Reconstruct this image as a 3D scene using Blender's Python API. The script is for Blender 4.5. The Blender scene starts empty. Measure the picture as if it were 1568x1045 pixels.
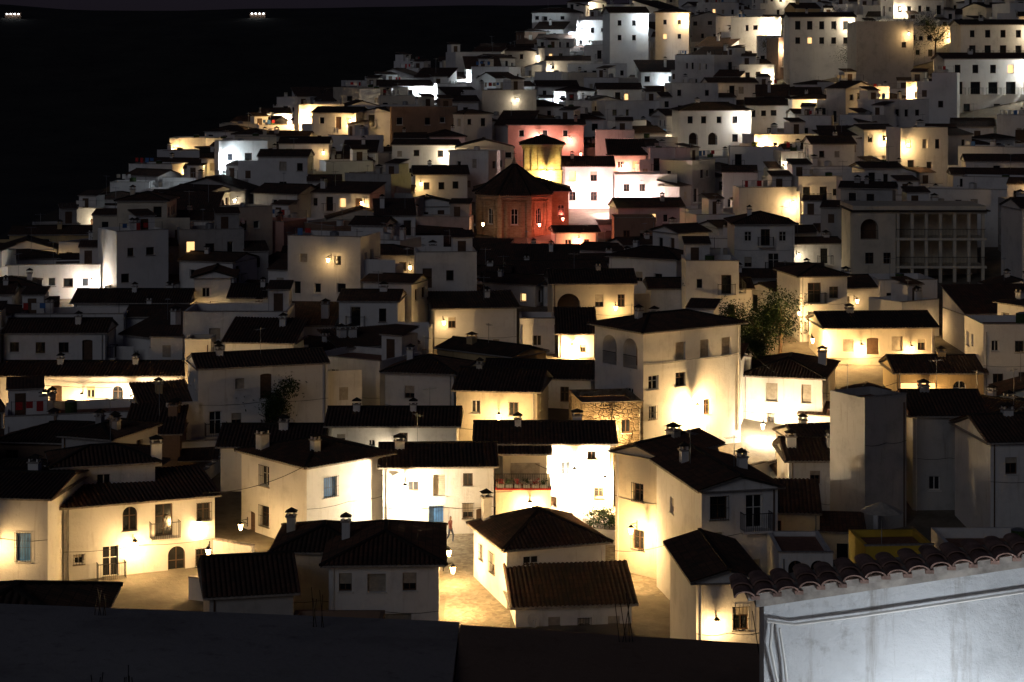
import bpy, math, random
from mathutils import Vector, Matrix, noise
R=random.Random(11)
V=Vector
sc=bpy.context.scene
# ------------------------------------------------------------------ materials
def nt(name):
    m=bpy.data.materials.new(name); m.use_nodes=True
    t=m.node_tree; b=t.nodes['Principled BSDF']; return m,t,b
def coords(t,kind='Object',scale=(1,1,1),rand=True):
    tc=t.nodes.new('ShaderNodeTexCoord'); mp=t.nodes.new('ShaderNodeMapping')
    mp.inputs['Scale'].default_value=scale
    t.links.new(tc.outputs[kind],mp.inputs['Vector'])
    if rand:
        oi=t.nodes.new('ShaderNodeObjectInfo'); mu=t.nodes.new('ShaderNodeMath'); mu.operation='MULTIPLY'; mu.inputs[1].default_value=57.0
        t.links.new(oi.outputs['Random'],mu.inputs[0]); t.links.new(mu.outputs[0],mp.inputs['Location'])
    return mp.outputs[0]
def noisen(t,vec,scale,detail=6,rough=.6):
    n=t.nodes.new('ShaderNodeTexNoise'); n.inputs['Scale'].default_value=scale; n.inputs['Detail'].default_value=detail; n.inputs['Roughness'].default_value=rough
    t.links.new(vec,n.inputs['Vector']); return n.outputs['Fac']
def ramp(t,fac,stops):
    r=t.nodes.new('ShaderNodeValToRGB'); e=r.color_ramp.elements
    while len(e)<len(stops): e.new(.5)
    for i,(p,c) in enumerate(stops): e[i].position=p; e[i].color=(*c,1)
    t.links.new(fac,r.inputs[0]); return r.outputs[0]
def mixc(t,a,b,fac,mode='MULTIPLY'):
    m=t.nodes.new('ShaderNodeMix'); m.data_type='RGBA'; m.blend_type=mode
    if isinstance(fac,float): m.inputs[0].default_value=fac
    else: t.links.new(fac,m.inputs[0])
    for s,i in ((a,6),(b,7)):
        if isinstance(s,tuple): m.inputs[i].default_value=(*s,1)
        else: t.links.new(s,m.inputs[i])
    return m.outputs[2]
def bump(t,b,h,st=.4,dist=.02):
    n=t.nodes.new('ShaderNodeBump'); n.inputs['Strength'].default_value=st; n.inputs['Distance'].default_value=dist
    t.links.new(h,n.inputs['Height']); t.links.new(n.outputs[0],b.inputs['Normal'])
def wallmat(name,col,dirt=.55,stain=(.45,.38,.3)):
    m,t,b=nt(name)
    v=coords(t); n1=noisen(t,v,.55,8,.65)
    c=ramp(t,n1,[(.3,tuple(x*(1-dirt*.4) for x in col)),(.5,col),(.8,tuple(min(1,x*1.05) for x in col))])
    v2=coords(t,scale=(3,3,.28)); n2=noisen(t,v2,1.1,7,.7)
    s=ramp(t,n2,[(.56,(1,1,1)),(.78,stain)])
    c=mixc(t,c,s,dirt)
    n3=noisen(t,v,2.3,9,.75)
    c=mixc(t,c,ramp(t,n3,[(.28,tuple(.5+.3*x for x in stain)),(.42,(1,1,1))]),dirt)
    b.inputs['Roughness'].default_value=.9
    t.links.new(c,b.inputs['Base Color']); bump(t,b,noisen(t,v,7,8,.7),.6,.045)
    return m
def plain(name,col,rough=.7,metal=0,var=.25,sc_=3):
    m,t,b=nt(name); v=coords(t); n=noisen(t,v,sc_,6)
    c=ramp(t,n,[(.3,tuple(x*(1-var) for x in col)),(.7,tuple(min(1,x*(1+var)) for x in col))])
    t.links.new(c,b.inputs['Base Color']); b.inputs['Roughness'].default_value=rough; b.inputs['Metallic'].default_value=metal
    return m
def emis(name,col,st):
    m,t,b=nt(name); b.inputs['Base Color'].default_value=(*col,1); b.inputs['Emission Color'].default_value=(*col,1); b.inputs['Emission Strength'].default_value=st
    return m
def roofmat(name,c1,c2,c3):
    m,t,b=nt(name)
    uv=coords(t,'UV',rand=False)
    br=t.nodes.new('ShaderNodeTexBrick'); br.offset=0; br.inputs['Scale'].default_value=1; br.inputs['Brick Width'].default_value=.26; br.inputs['Row Height'].default_value=.4
    br.inputs['Mortar Size'].default_value=.012; br.inputs['Color1'].default_value=(*c1,1); br.inputs['Color2'].default_value=(*c2,1); br.inputs['Mortar'].default_value=(.02,.016,.014,1)
    t.links.new(uv,br.inputs['Vector'])
    v=coords(t); n=noisen(t,v,.8,8,.7)
    c=mixc(t,br.outputs['Color'],c3,ramp(t,n,[(.42,(0,0,0)),(.7,(.9,.9,.9))]),'MIX')
    oi=t.nodes.new('ShaderNodeObjectInfo')
    c=mixc(t,c,ramp(t,oi.outputs['Random'],[(0,(.55,.55,.58)),(.35,(1,.92,.85)),(.65,(.75,.75,.72)),(1,(1.0,.85,.75))]),1.0)
    sp=t.nodes.new('ShaderNodeSeparateXYZ'); t.links.new(uv,sp.inputs[0])
    def M(op,a,bv):
        x=t.nodes.new('ShaderNodeMath'); x.operation=op; t.links.new(a,x.inputs[0])
        if bv is not None:
            if isinstance(bv,(int,float)): x.inputs[1].default_value=bv
            else: t.links.new(bv,x.inputs[1])
        return x.outputs[0]
    saw=M('FRACT',M('DIVIDE',sp.outputs[1],.4),None)
    wv=M('ABSOLUTE',M('SINE',M('MULTIPLY',sp.outputs[0],math.pi/.26),None),None)
    h=M('ADD',M('MULTIPLY',saw,-.5),wv)
    bump(t,b,h,.6,.06)
    t.links.new(c,b.inputs['Base Color']); b.inputs['Roughness'].default_value=.95
    return m
WALL={'white':wallmat('whitewashed_plaster',(.80,.79,.77),.5),
 'white2':wallmat('whitewash_clean',(.83,.825,.81),.32),
 'cream':wallmat('cream_plaster',(.74,.67,.54),.55),
 'ochre':wallmat('ochre_plaster',(.60,.45,.24),.6),
 'grey':wallmat('grey_render',(.46,.45,.44),.7),
 'pink':wallmat('pink_plaster',(.62,.36,.30),.5),
 'brown':wallmat('bare_brick_render',(.30,.20,.14),.7),
 'yellow':wallmat('yellow_paint',(.70,.48,.06),.4)}
def stonemat():
    m,t,b=nt('rubble_stone'); v=coords(t,scale=(1,1,1.5))
    vo=t.nodes.new('ShaderNodeTexVoronoi'); vo.inputs['Scale'].default_value=2.6; t.links.new(v,vo.inputs['Vector'])
    c=mixc(t,ramp(t,vo.outputs['Color'],[(.2,(.26,.2,.13)),(.8,(.46,.38,.26))]),ramp(t,noisen(t,v,3,8),[(.35,(.5,.45,.4)),(.7,(1,1,1))]),.8)
    vo2=t.nodes.new('ShaderNodeTexVoronoi'); vo2.feature='DISTANCE_TO_EDGE'; vo2.inputs['Scale'].default_value=2.6; t.links.new(v,vo2.inputs['Vector'])
    r=ramp(t,vo2.outputs['Distance'],[(0,(0,0,0)),(.12,(1,1,1))]); bump(t,b,r,.9,.08)
    t.links.new(c,b.inputs['Base Color']); b.inputs['Roughness'].default_value=.95; return m
WALL['stone']=stonemat()
def brickmat():
    m,t,b=nt('church_brick'); v=coords(t)
    br=t.nodes.new('ShaderNodeTexBrick'); br.inputs['Scale'].default_value=1; br.inputs['Brick Width'].default_value=.5; br.inputs['Row Height'].default_value=.22; br.inputs['Mortar Size'].default_value=.02
    br.inputs['Color1'].default_value=(.42,.29,.17,1); br.inputs['Color2'].default_value=(.52,.39,.25,1); br.inputs['Mortar'].default_value=(.5,.44,.34,1)
    mp=t.nodes.new('ShaderNodeMapping'); mp.inputs['Rotation'].default_value=(math.pi/2,0,0); t.links.new(v,mp.inputs[0]); t.links.new(mp.outputs[0],br.inputs['Vector'])
    c=mixc(t,br.outputs['Color'],ramp(t,noisen(t,v,.9,8,.7),[(.3,(.5,.45,.42)),(.6,(1,1,1))]),.8)
    t.links.new(c,b.inputs['Base Color']); b.inputs['Roughness'].default_value=.9; bump(t,b,br.outputs['Fac'],-.5,.03); return m
WALL['brick']=brickmat()
COMMON=[roofmat('clay_tiles',(.17,.09,.06),(.095,.058,.042),(.05,.047,.038)), #1
 plain('window_glass',(.015,.017,.02),.12,0,.3), #2
 plain('dark_wood',(.10,.055,.03),.6), #3
 plain('white_trim',(.7,.69,.66),.7,0,.1), #4
 plain('wrought_iron',(.02,.02,.02),.5,.5), #5
 plain('terrace_floor',(.26,.13,.09),.85), #6
 emis('lit_window_glass',(1,.60,.25),1.5), #7
 plain('blue_paint',(.05,.16,.4),.5), #8
 plain('galvanised',(.35,.36,.37),.45,.6), #9
 plain('shutter_slats',(.42,.37,.30),.6), #10
 plain('red_flowers',(.45,.03,.03),.8,0,.6,20), #11
 plain('green_leaves',(.05,.09,.025),.8,0,.6,12), #12
 plain('gutter_stone',(.34,.31,.28),.95,0,.45,6), #13
 ]
RF,GL,WD,TR,IR,FL,LT,BL,GV,SH,RD,GN,GS=range(1,14)
# ------------------------------------------------------------------ mesh builder
class MB:
    def __init__(s): s.v=[];s.f=[];s.m=[];s.uv=[]
    def face(s,pts,mat,uv=None):
        n=len(s.v); s.v.extend([tuple(p) for p in pts]); s.f.append(tuple(range(n,n+len(pts)))); s.m.append(mat)
        s.uv.append(uv if uv else [(0,0)]*len(pts))
    def hexa(s,c,mat):
        for q in ((0,3,2,1),(4,5,6,7),(0,1,5,4),(1,2,6,5),(2,3,7,6),(3,0,4,7)): s.face([c[i] for i in q],mat)
    def box(s,x0,y0,z0,x1,y1,z1,mat):
        s.hexa([(x0,y0,z0),(x1,y0,z0),(x1,y1,z0),(x0,y1,z0),(x0,y0,z1),(x1,y0,z1),(x1,y1,z1),(x0,y1,z1)],mat)
    def bar(s,p,q,t,mat,t2=None):
        p=V(p);q=V(q);d=q-p
        if d.length<1e-5:return
        d.normalize(); a=d.cross(V((0,0,1)))
        if a.length<.01:a=V((1,0,0))
        a.normalize(); b=d.cross(a).normalized(); t2=t if t2 is None else t2
        c=[]
        for P in(p,q):
            for sx,sy in((-1,-1),(1,-1),(1,1),(-1,1)): c.append(P+a*sx*t/2+b*sy*t2/2)
        s.hexa(c,mat)
    def cyl(s,p,q,r0,r1,n,mat,caps=True):
        p=V(p);q=V(q);d=(q-p).normalized(); a=d.cross(V((0,0,1)))
        if a.length<.01:a=V((1,0,0))
        a.normalize();b=d.cross(a)
        A=[p+(a*math.cos(2*math.pi*i/n)+b*math.sin(2*math.pi*i/n))*r0 for i in range(n)]
        B=[q+(a*math.cos(2*math.pi*i/n)+b*math.sin(2*math.pi*i/n))*r1 for i in range(n)]
        for i in range(n):
            j=(i+1)%n; s.face([A[i],A[j],B[j],B[i]],mat)
        if caps:s.face(A,mat);s.face(B,mat)
    def build(s,name,mats,loc=(0,0,0),rot=0,parent=None,smooth=False):
        me=bpy.data.meshes.new(name); me.from_pydata(s.v,[],s.f)
        for m in mats: me.materials.append(m)
        me.polygons.foreach_set('material_index',s.m)
        u=me.uv_layers.new(name='UVMap'); fl=[]
        for q in s.uv:
            for a in q: fl.extend(a)
        u.data.foreach_set('uv',fl)
        me.update()
        o=bpy.data.objects.new(name,me); sc.collection.objects.link(o)
        if parent: o.parent=parent
        else: o.location=loc; o.rotation_euler=(0,0,rot)
        return o
def empty(name,loc=(0,0,0),rot=0):
    o=bpy.data.objects.new(name,None); sc.collection.objects.link(o); o.location=loc; o.rotation_euler=(0,0,rot); o.empty_display_size=.5; return o
# ------------------------------------------------------------------ terrain
def lerp(tab,x):
    if x<=tab[0][0]:return tab[0][1]
    for (a,b),(c,d) in zip(tab,tab[1:]):
        if x<=c:return b+(d-b)*(x-a)/(c-a)
    return tab[-1][1]
TB=[(-60,-13),(28,-13.5),(60,-24),(96,-32),(132,-31),(144,-29.4),(164,-27.6),(188,-25.4),(224,-23.2),(248,-21.6),(276,-18.3),(340,-11.3),(432,0),(520,15),(620,26),(800,24),(1000,-10),(1300,-60),(1700,-50)]
TE=[(0,-80),(235,-57),(300,-55),(350,-42),(400,-23),(450,3),(530,50),(620,110),(700,160)]
def T(x,y):
    z=lerp(TB,y)
    f=max(0,min(1,(y-190)/110)); z+=.21*max(0,min(x-28,90))*f
    if 120<y<180: z-=2.3*math.exp(-((x-22)**2+(y-152)**2)/90.0)
    e=lerp(TE,y)
    if x<e and y>0: z=max(z-.42*(e-x)-.0012*(e-x)**2,-95)
    if y>660: z=min(z,max(-95,z-(y-660)*.2)) if y<1300 else z
    if y>1300:
        r=72+9*noise.noise(V((x/420,1.3,0)))+5*noise.noise(V((x/150,4,0)))+(-x-520)*.05*(x<-520)
        k=min(1,(y-1300)/1200.0); k=k*k*(3-2*k)
        z=-95+(r+95)*k
        if y>2560: z=r-(y-2560)*.05
    elif y>900: z=-95
    return z
def grid1(a,b,st,far,g):
    L=[];v=a
    while v<=b+1e-6:L.append(v);v+=st
    s=st;v=b
    while v<far: s*=g; v+=s; L.append(v)
    return L
xs=grid1(-120,160,4,5200,1.16); s=4;v=-120;neg=[]
while v>-5200: s*=1.16;v-=s;neg.append(v)
xs=sorted(neg+xs)
ys=[-400,-200,-120,-60]+grid1(-40,640,4,7000,1.09)
me=bpy.data.meshes.new('ground'); vs=[(x,y,T(x,y)) for y in ys for x in xs]; nx=len(xs)
fs=[];mi=[]
for j in range(len(ys)-1):
    for i in range(nx-1):
        fs.append((j*nx+i,j*nx+i+1,(j+1)*nx+i+1,(j+1)*nx+i))
        cx=xs[i];cy=ys[j]; mi.append(0 if (cx>lerp(TE,cy)-4 and 0<cy<600 and cx<170) else 1)
me.from_pydata(vs,[],fs)
m,t,b=nt('packed_earth'); v_=coords(t,rand=False); c=ramp(t,noisen(t,v_,.5,9,.7),[(.3,(.10,.085,.06)),(.7,(.24,.21,.17))]); t.links.new(c,b.inputs['Base Color']); b.inputs['Roughness'].default_value=.95; bump(t,b,noisen(t,v_,4,8),.6,.08); me.materials.append(m); EARTH=m
m,t,b=nt('scrubland'); v_=coords(t,rand=False); c=ramp(t,noisen(t,v_,.02,9,.75),[(.35,(.012,.013,.012)),(.7,(.045,.045,.035))]); t.links.new(c,b.inputs['Base Color']); b.inputs['Roughness'].default_value=1; me.materials.append(m)
me.polygons.foreach_set('material_index',mi); me.update()
g=bpy.data.objects.new('ground',me); sc.collection.objects.link(g)
# ------------------------------------------------------------------ facades
def facade(mw,mo,o,U,N,W,H,wins,near=True):
    o=V(o);U=V(U);N=V(N);Z=V((0,0,1))
    P=lambda u,v,n:o+U*u+Z*v+N*n
    ws=[]
    for (uc,dr,w,h,ty) in wins:
        u0=uc-w/2;u1=uc+w/2;v0=H-dr-h/2;v1=v0+h
        if u0<.12 or u1>W-.12 or v0<.02 or v1>H-.08: continue
        if any(not(u1+.05<a or u0-.05>b_ or v1+.05<c_ or v0-.05>d_) for a,b_,c_,d_,_ in ws): continue
        ws.append((u0,u1,v0,v1,ty))
    us=sorted({0,W}|{x for q in ws for x in q[:2]}); vv=sorted({0,H}|{x for q in ws for x in q[2:4]})
    for i in range(len(us)-1):
        for j in range(len(vv)-1):
            a,b_,c_,d_=us[i],us[i+1],vv[j],vv[j+1]; mu=(a+b_)/2;mv=(c_+d_)/2
            if any(q[0]<mu<q[1] and q[2]<mv<q[3] for q in ws): continue
            mw.face([P(a,c_,0),P(b_,c_,0),P(b_,d_,0),P(a,d_,0)],0)
    def bx(mb,u0,u1,v0,v1,n0,n1,mat):
        mb.hexa([P(u0,v0,n0),P(u1,v0,n0),P(u1,v0,n1),P(u0,v0,n1),P(u0,v1,n0),P(u1,v1,n0),P(u1,v1,n1),P(u0,v1,n1)],mat)
    for u0,u1,v0,v1,ty in ws:
        dp=.22 if ty!='A' else 1.3
        for a,b_ in (((u0,v0),(u1,v0)),((u1,v0),(u1,v1)),((u1,v1),(u0,v1)),((u0,v1),(u0,v0))):
            mw.face([P(*a,0),P(*b_,0),P(*b_,-dp),P(*a,-dp)],0)
        pane={'w':GL,'g':GL,'a':GL,'b':GL,'d':WD,'s':SH,'l':LT,'u':BL,'A':WD,'G':GL}[ty]
        mo.face([P(u0,v0,-dp),P(u1,v0,-dp),P(u1,v1,-dp),P(u0,v1,-dp)],pane)
        w=u1-u0
        if ty in 'aA' or (ty=='d' and w<1.15 and near):
            r=w/2 if ty in 'aA' else .12; uc=(u0+u1)/2; k=8
            rr=w/2
            for sg in(-1,1):
                c0=uc+sg*rr; pr=None
                for i in range(k+1):
                    an=math.pi/2*i/k; pu=uc+sg*rr*math.cos(an); pv=v1-r+r*math.sin(an)
                    if pr:
                        mw.face([P(c0,v1,0),P(*pr,0),P(pu,pv,0)],0); mw.face([P(*pr,0),P(pu,pv,0),P(pu,pv,-dp+.01),P(*pr,-dp+.01)],0)
                    pr=(pu,pv)
        if ty in 'wgablG':
            fm=WD if ((int(u0*7+v0*3))%3) else TR
            t_=.07
            bx(mo,u0,u0+t_,v0,v1,-dp,-dp+.06,fm);bx(mo,u1-t_,u1,v0,v1,-dp,-dp+.06,fm);bx(mo,u0+t_,u1-t_,v0,v0+t_,-dp,-dp+.06,fm);bx(mo,u0+t_,u1-t_,v1-t_,v1,-dp,-dp+.06,fm)
            if near:
                bx(mo,(u0+u1)/2-.03,(u0+u1)/2+.03,v0+t_,v1-t_,-dp,-dp+.065,fm)
                if v1-v0>1: bx(mo,u0+t_,u1-t_,v0+(v1-v0)*.6,v0+(v1-v0)*.6+.04,-dp,-dp+.055,fm)
                k=int((u0*13+v0*5))%5
                if ty in 'wg' and k in(0,3): # half lowered roller blind
                    fr=.35 if k==0 else .6
                    bx(mo,u0+.02,u1-.02,v1-(v1-v0)*fr,v1-.005,-dp+.07,-dp+.1,SH)
        if ty in 'wglGasu' : bx(mo,u0-.08,u1+.08,v0-.07,v0-.003,-.02,.09,TR if ty!='g' else GS)
        if ty=='s' and near:
            k=int((v1-v0)/.14)
            for i in range(k): bx(mo,u0+.03,u1-.03,v0+i*.14+.015,v0+i*.14+.12,-dp,-dp+.03,SH)
        if ty=='d' and near:
            bx(mo,u0+.12,u1-.12,v0+.15,v0+(v1-v0)*.42,-dp,-dp+.04,WD);bx(mo,u0+.12,u1-.12,v0+(v1-v0)*.5,v1-.25,-dp,-dp+.04,WD)
        if ty in 'gGu' and near:
            k=max(3,int(w/.14))
            for i in range(k+1): u=u0-.04+(w+.08)*i/k; bx(mo,u-.009,u+.009,v0-.02,v1+.05,.1,.118,IR)
            for v in(v0,(v0+v1)/2,v1): bx(mo,u0-.06,u1+.06,v,v+.02,.098,.12,IR)
        if ty=='b' or ty=='A':
            n0,n1=(.0,.75) if ty=='b' else (-.1,0.02)
            e=.35 if ty=='b' else 0
            if ty=='b': bx(mo,u0-e,u1+e,v0-.14,v0-.003,0,n1,TR)
            k=max(4,int((w+2*e)/(.13 if near else .3)))
            for i in range(k+1):
                u=u0-e+.02+(w+2*e-.04)*i/k; bx(mo,u-.01,u+.01,v0,v0+.95,n1-.04,n1-.02,IR)
            bx(mo,u0-e,u1+e,v0+.95,v0+.99,n1-.05,n1-.01,IR)
            if ty=='b':
                for uu in(u0-e+.01,u1+e-.01):
                    for q in range(4 if near else 2):
                        nn=.05+q*(n1-.1)/4; bx(mo,uu-.01,uu+.01,v0,v0+.95,nn,nn+.02,IR)
                    bx(mo,uu-.015,uu+.015,v0+.951,v0+.985,0.01,n1-.055,IR)
def rplane(mb,e0,eu,inn,L,runf,p,near,br,zo=.07,mat=RF):
    e0=V(e0);eu=V(eu);inn=V(inn);Z=V((0,0,1))
    if near:
        n=max(8,int(L/.26)*6); U=[L*i/n for i in range(n+1)]
    else: U=br
    pr=None
    for u in U:
        r=max(0,runf(u)); c=zo+(.075*abs(math.sin(math.pi*u/.26)) if near else .03)
        sag=-.05*math.sin(math.pi*u/L) if near else 0
        a=e0+eu*u+Z*c; b=e0+eu*u+inn*r+Z*(r*p+c+sag)
        if pr:
            mb.face([pr[0],a,b,pr[1]],mat,[(pr[2],0),(u,0),(u,r),(pr[2],pr[3])])
        pr=(a,b,u,r)
    pr=None
    for u in br:
        r=max(0,runf(u)); a=e0+eu*u+Z*.02; b=e0+eu*u+inn*r+Z*(r*p-.02)
        if pr:
            mb.face([pr[0],a,b,pr[1]],GS); mb.face([pr[0]+Z*.04,a+Z*.04,a-Z*.06,pr[0]-Z*.06],GS)
        pr=(a,b)
def roof(mw,mr,kind,w,d,h,p,ov,near,par=.9):
    X=V((1,0,0));Y=V((0,1,0));Z=V((0,0,1))
    w2=w+2*ov;d2=d+2*ov
    O=V((-ov,-ov,h))
    if kind=='hip':
        half=min(w2,d2)/2
        def rf(L): return lambda u:min(half,u,L-u)
        for e,eu,inn,L in((O,X,Y,w2),(O+X*w2,Y,-X,d2),(O+X*w2+Y*d2,-X,-Y,w2),(O+Y*d2,-Y,X,d2)):
            rplane(mr,e,eu,inn,L,rf(L),p,near,[0,half,L-half+1e-4,L])
        if w2>=d2: r1=O+V((half,half,half*p));r2=O+V((w2-half,half,half*p)); ends=((O,r1),(O+Y*d2,r1),(O+X*w2,r2),(O+X*w2+Y*d2,r2))
        else: r1=O+V((half,half,half*p));r2=O+V((half,d2-half,half*p)); ends=((O,r1),(O+X*w2,r1),(O+Y*d2,r2),(O+X*w2+Y*d2,r2))
        for a,b in ends+((r1,r2),): mr.bar(a+Z*.10,b+Z*.10,.2,RF,.14)
        ridge=half*p
    elif kind in('gx','gy'):
        if kind=='gx':
            half=d2/2; A=((O,X,Y,w2),(O+X*w2+Y*d2,-X,-Y,w2)); r1=O+V((0,half,half*p));r2=r1+X*w2
            tri=[((0,0,h),(0,d,h),(0,d/2,h+d/2*p)),((w,0,h),(w,d,h),(w,d/2,h+d/2*p))]
        else:
            half=w2/2; A=((O+Y*d2,-Y,X,d2),(O+X*w2,Y,-X,d2)); r1=O+V((half,0,half*p));r2=r1+Y*d2
            tri=[((0,0,h),(w,0,h),(w/2,0,h+w/2*p)),((0,d,h),(w,d,h),(w/2,d,h+w/2*p))]
        for e,eu,inn,L in A: rplane(mr,e,eu,inn,L,lambda u:half,p,near,[0,L])
        for q in tri: mw.face([V(k) for k in q],0)
        mr.bar(r1+Z*.10,r2+Z*.10,.2,RF,.14); ridge=half*p
    elif kind=='shed':
        rplane(mr,O,X,Y,w2,lambda u:d2,p,near,[0,w2]); hb=d*p
        mw.face([(0,d,h),(w,d,h),(w,d,h+hb),(0,d,h+hb)],0)
        mw.face([(0,0,h),(0,d,h),(0,d,h+hb)],0);mw.face([(w,0,h),(w,d,h),(w,d,h+hb)],0); ridge=hb
    else:
        t=.22
        mr.face([(t,t,h-.02),(w-t,t,h-.02),(w-t,d-t,h-.02),(t,d-t,h-.02)],FL)
        mw.box(0,0,h,w,t,h+par,0);mw.box(0,d-t,h,w,d,h+par,0);mw.box(0,t,h,t,d-t,h+par,0);mw.box(w-t,t,h,w,d-t,h+par,0)
        mr.box(-.04,-.04,h+par,w+.04,t+.04,h+par+.06,GS);ridge=0
    if kind!='flat': mr.face([O-Z*.045,O+X*w2-Z*.045,O+X*w2+Y*d2-Z*.045,O+Y*d2-Z*.045],GS)
    return ridge
FRONTS=[];HEROES=[];OCC=[]
def chimney(mb,x,y,z0,z1,s=.55):
    mb.box(x-s/2,y-s/2,z0,x+s/2,y+s/2,z1,0); mb.box(x-s/2-.07,y-s/2-.07,z1,x+s/2+.07,y+s/2+.07,z1+.08,GS)
    for a,b in((-1,-1),(1,-1),(1,1),(-1,1)): mb.box(x+a*(s/2-.07)-.05,y+b*(s/2-.07)-.05,z1+.08,x+a*(s/2-.07)+.05,y+b*(s/2-.07)+.05,z1+.3,0)
    q=s/2+.1;c=[(x-q,y-q,z1+.3),(x+q,y-q,z1+.3),(x+q,y+q,z1+.3),(x-q,y+q,z1+.3)]
    mb.face(c,RF)
    for i in range(4): mb.face([c[i],c[(i+1)%4],(x,y,z1+.55)],RF)
def antenna(mb,x,y,z0,h=2.2):
    mb.bar((x,y,z0),(x,y,z0+h),.035,GV); a=R.uniform(0,3.14);dx=math.cos(a);dy=math.sin(a)
    mb.bar((x-dx*.6,y-dy*.6,z0+h-.15),(x+dx*.6,y+dy*.6,z0+h-.15),.025,GV)
    for i in range(7):
        t=-.55+i*.18; l=.28-.02*i; mb.bar((x+dx*t-dy*l,y+dy*t+dx*l,z0+h-.12),(x+dx*t+dy*l,y+dy*t-dx*l,z0+h-.12),.015,GV)
def dish(mb,x,y,z):
    mb.bar((x,y,z-.5),(x,y,z),.04,GV)
    c=V((x,y-.1,z)); n=V((.3,-.8,.45)).normalized(); a=n.cross(V((0,0,1))).normalized(); b=n.cross(a)
    rings=[]
    for r,dd in((0.05,-.09),(.22,-.05),(.4,.0)): rings.append([c+n*dd+(a*math.cos(k*.5236)+b*math.sin(k*.5236))*r for k in range(12)])
    for A,B in zip(rings,rings[1:]):
        for k in range(12): mb.face([A[k],A[(k+1)%12],B[(k+1)%12],B[k]],TR)
    mb.face(rings[0],TR); mb.bar(c+b*.35,c+n*.35,.02,GV)
def house(name,x,y,w,d,yaw,z0,z1,rf='hip',F=(),L=(),Rt=(),wall='white',pitch=.30,ov=.35,near=True,chim=((.7,.6),),hero=True,ant=0,par=.9,front=7,dsh=False,clut=False):
    a=math.radians(yaw); ca,sa=math.cos(a),math.sin(a)
    ox,oy=(x,y) if yaw>=0 else (x-w*ca,y-w*sa)
    h=z1-z0
    if hero: mw,mo,mr,mc=MB(),MB(),MB(),MB()
    else: mw=mo=mr=mc=MB()
    facade(mw,mo,(0,0,0),(1,0,0),(0,-1,0),w,h,F,near)
    facade(mw,mo,(0,d,0),(0,-1,0),(-1,0,0),d,h,L,near)
    facade(mw,mo,(w,0,0),(0,1,0),(1,0,0),d,h,Rt,near)
    facade(mw,mo,(w,d,0),(-1,0,0),(0,1,0),w,h,(),near)
    rd=roof(mw,mr,rf,w,d,h,pitch,ov,near,par)
    for (fx,fy) in chim: chimney(mc,fx*w,fy*d,h-.3 if rf!='flat' else h-.02,h+rd+.35 if rf!='flat' else h+1.5,R.choice([.45,.5,.65]))
    for i in range(ant): antenna(mc,w*R.uniform(.2,.8),d*R.uniform(.3,.7),h+rd*.5,R.uniform(1.8,3))
    if dsh: dish(mc,w*.15,-.12,h-.7)
    if near and h>4:
        ux=R.choice([.25,w-.25]); mc.cyl((ux,-.06,1),(ux,-.06,h-.05),.045,.045,6,R.choice([GV,TR,WD]))
        zz=h-R.uniform(2.4,2.9)
        for k in range(6): mc.bar((w*k/6,-.03,zz-.12*math.sin(math.pi*(k%3)/3)),(w*(k+1)/6,-.03,zz-.12*math.sin(math.pi*((k+1)%3)/3)),.022,IR)
    if clut:
        if rf=='flat':
            q=R.random()
            if q<.6:
                sw=R.uniform(1.8,2.6);sx=R.choice([.22,w-sw-.23]);sd=min(2.4,d-1); hb=2.1
                mc.box(sx,d-sd-.23,h-.02,sx+sw,d-.23,h+hb,0); mc.box(sx+.5,d-sd-.26,h,sx+1.3,d-sd-.235,h+1.8,WD)
                rplane(mc,(sx-.15,d-sd-.4,h+hb),(1,0,0),(0,1,0),sw+.3,lambda u:sd+.3,.18,False,[0,sw+.3])
            if q>.4:
                tx=w*.5; mc.cyl((tx,d*.5,h),(tx,d*.5,h+1.1),.45,.45,12,R.choice([GV,TR,GN])); mc.cyl((tx,d*.5,h+1.1),(tx,d*.5,h+1.2),.47,.2,12,GV)
            if R.random()<.4:
                mc.bar((.5,.5,h),(.5,.5,h+1.7),.04,IR);mc.bar((w-.5,.5,h),(w-.5,.5,h+1.7),.04,IR);mc.bar((.5,.5,h+1.65),(w-.5,.5,h+1.65),.02,IR)
                for k in range(R.choice([2,3,4])):
                    xx=.8+k*.75
                    if xx+.5<w-.5: mc.box(xx,.49,h+1.64-R.uniform(.4,.8),xx+R.uniform(.35,.6),.505,h+1.63,R.choice([TR,BL,RD,SH,TR]))
        side=R.choice([0,1])
        for rep in range(2):
            if R.random()>(.6,.3)[rep]: continue
            sx=side if rep==0 else 1-side
            aw=R.uniform(1.6,3.2); ad=R.uniform(2,3.6); ah=min(h-.6,h-R.uniform(1.0,3))
            x0,x1=(-aw,-.003) if sx==0 else (w+.003,w+aw); y0=R.uniform(-.9,1.5)
            mc.box(x0,y0,0,x1,y0+ad,ah,0)
            if R.random()<.5: rplane(mc,(x0-.1,y0-.2,ah),(1,0,0),(0,1,0),aw+.2,lambda u:ad+.2,.2,False,[0,aw+.2])
            else: mc.box(x0,y0,ah,x1,y0+.15,ah+.6,0)
            mc.box((x0+x1)/2-.35,y0-.02,ah-1.7,(x0+x1)/2+.35,y0-.003,ah-.7,R.choice([GL,WD,SH]))
    mats=[WALL[wall]]+COMMON
    if hero:
        e=empty(name,(ox,oy,z0),a)
        mw.build('walls',mats,parent=e);mo.build('windows_and_doors',mats,parent=e);mr.build('roof',mats,parent=e)
        if mc.f: mc.build('chimney_and_aerials',mats,parent=e)
        HEROES.append((ox,oy,ca,sa,w,d,front))
    else: e=mw.build(name,mats,(ox,oy,z0),a)
    FRONTS.append((ox+ca*w/2,oy+sa*w/2,sa,-ca,z1,w,z0))
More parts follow.
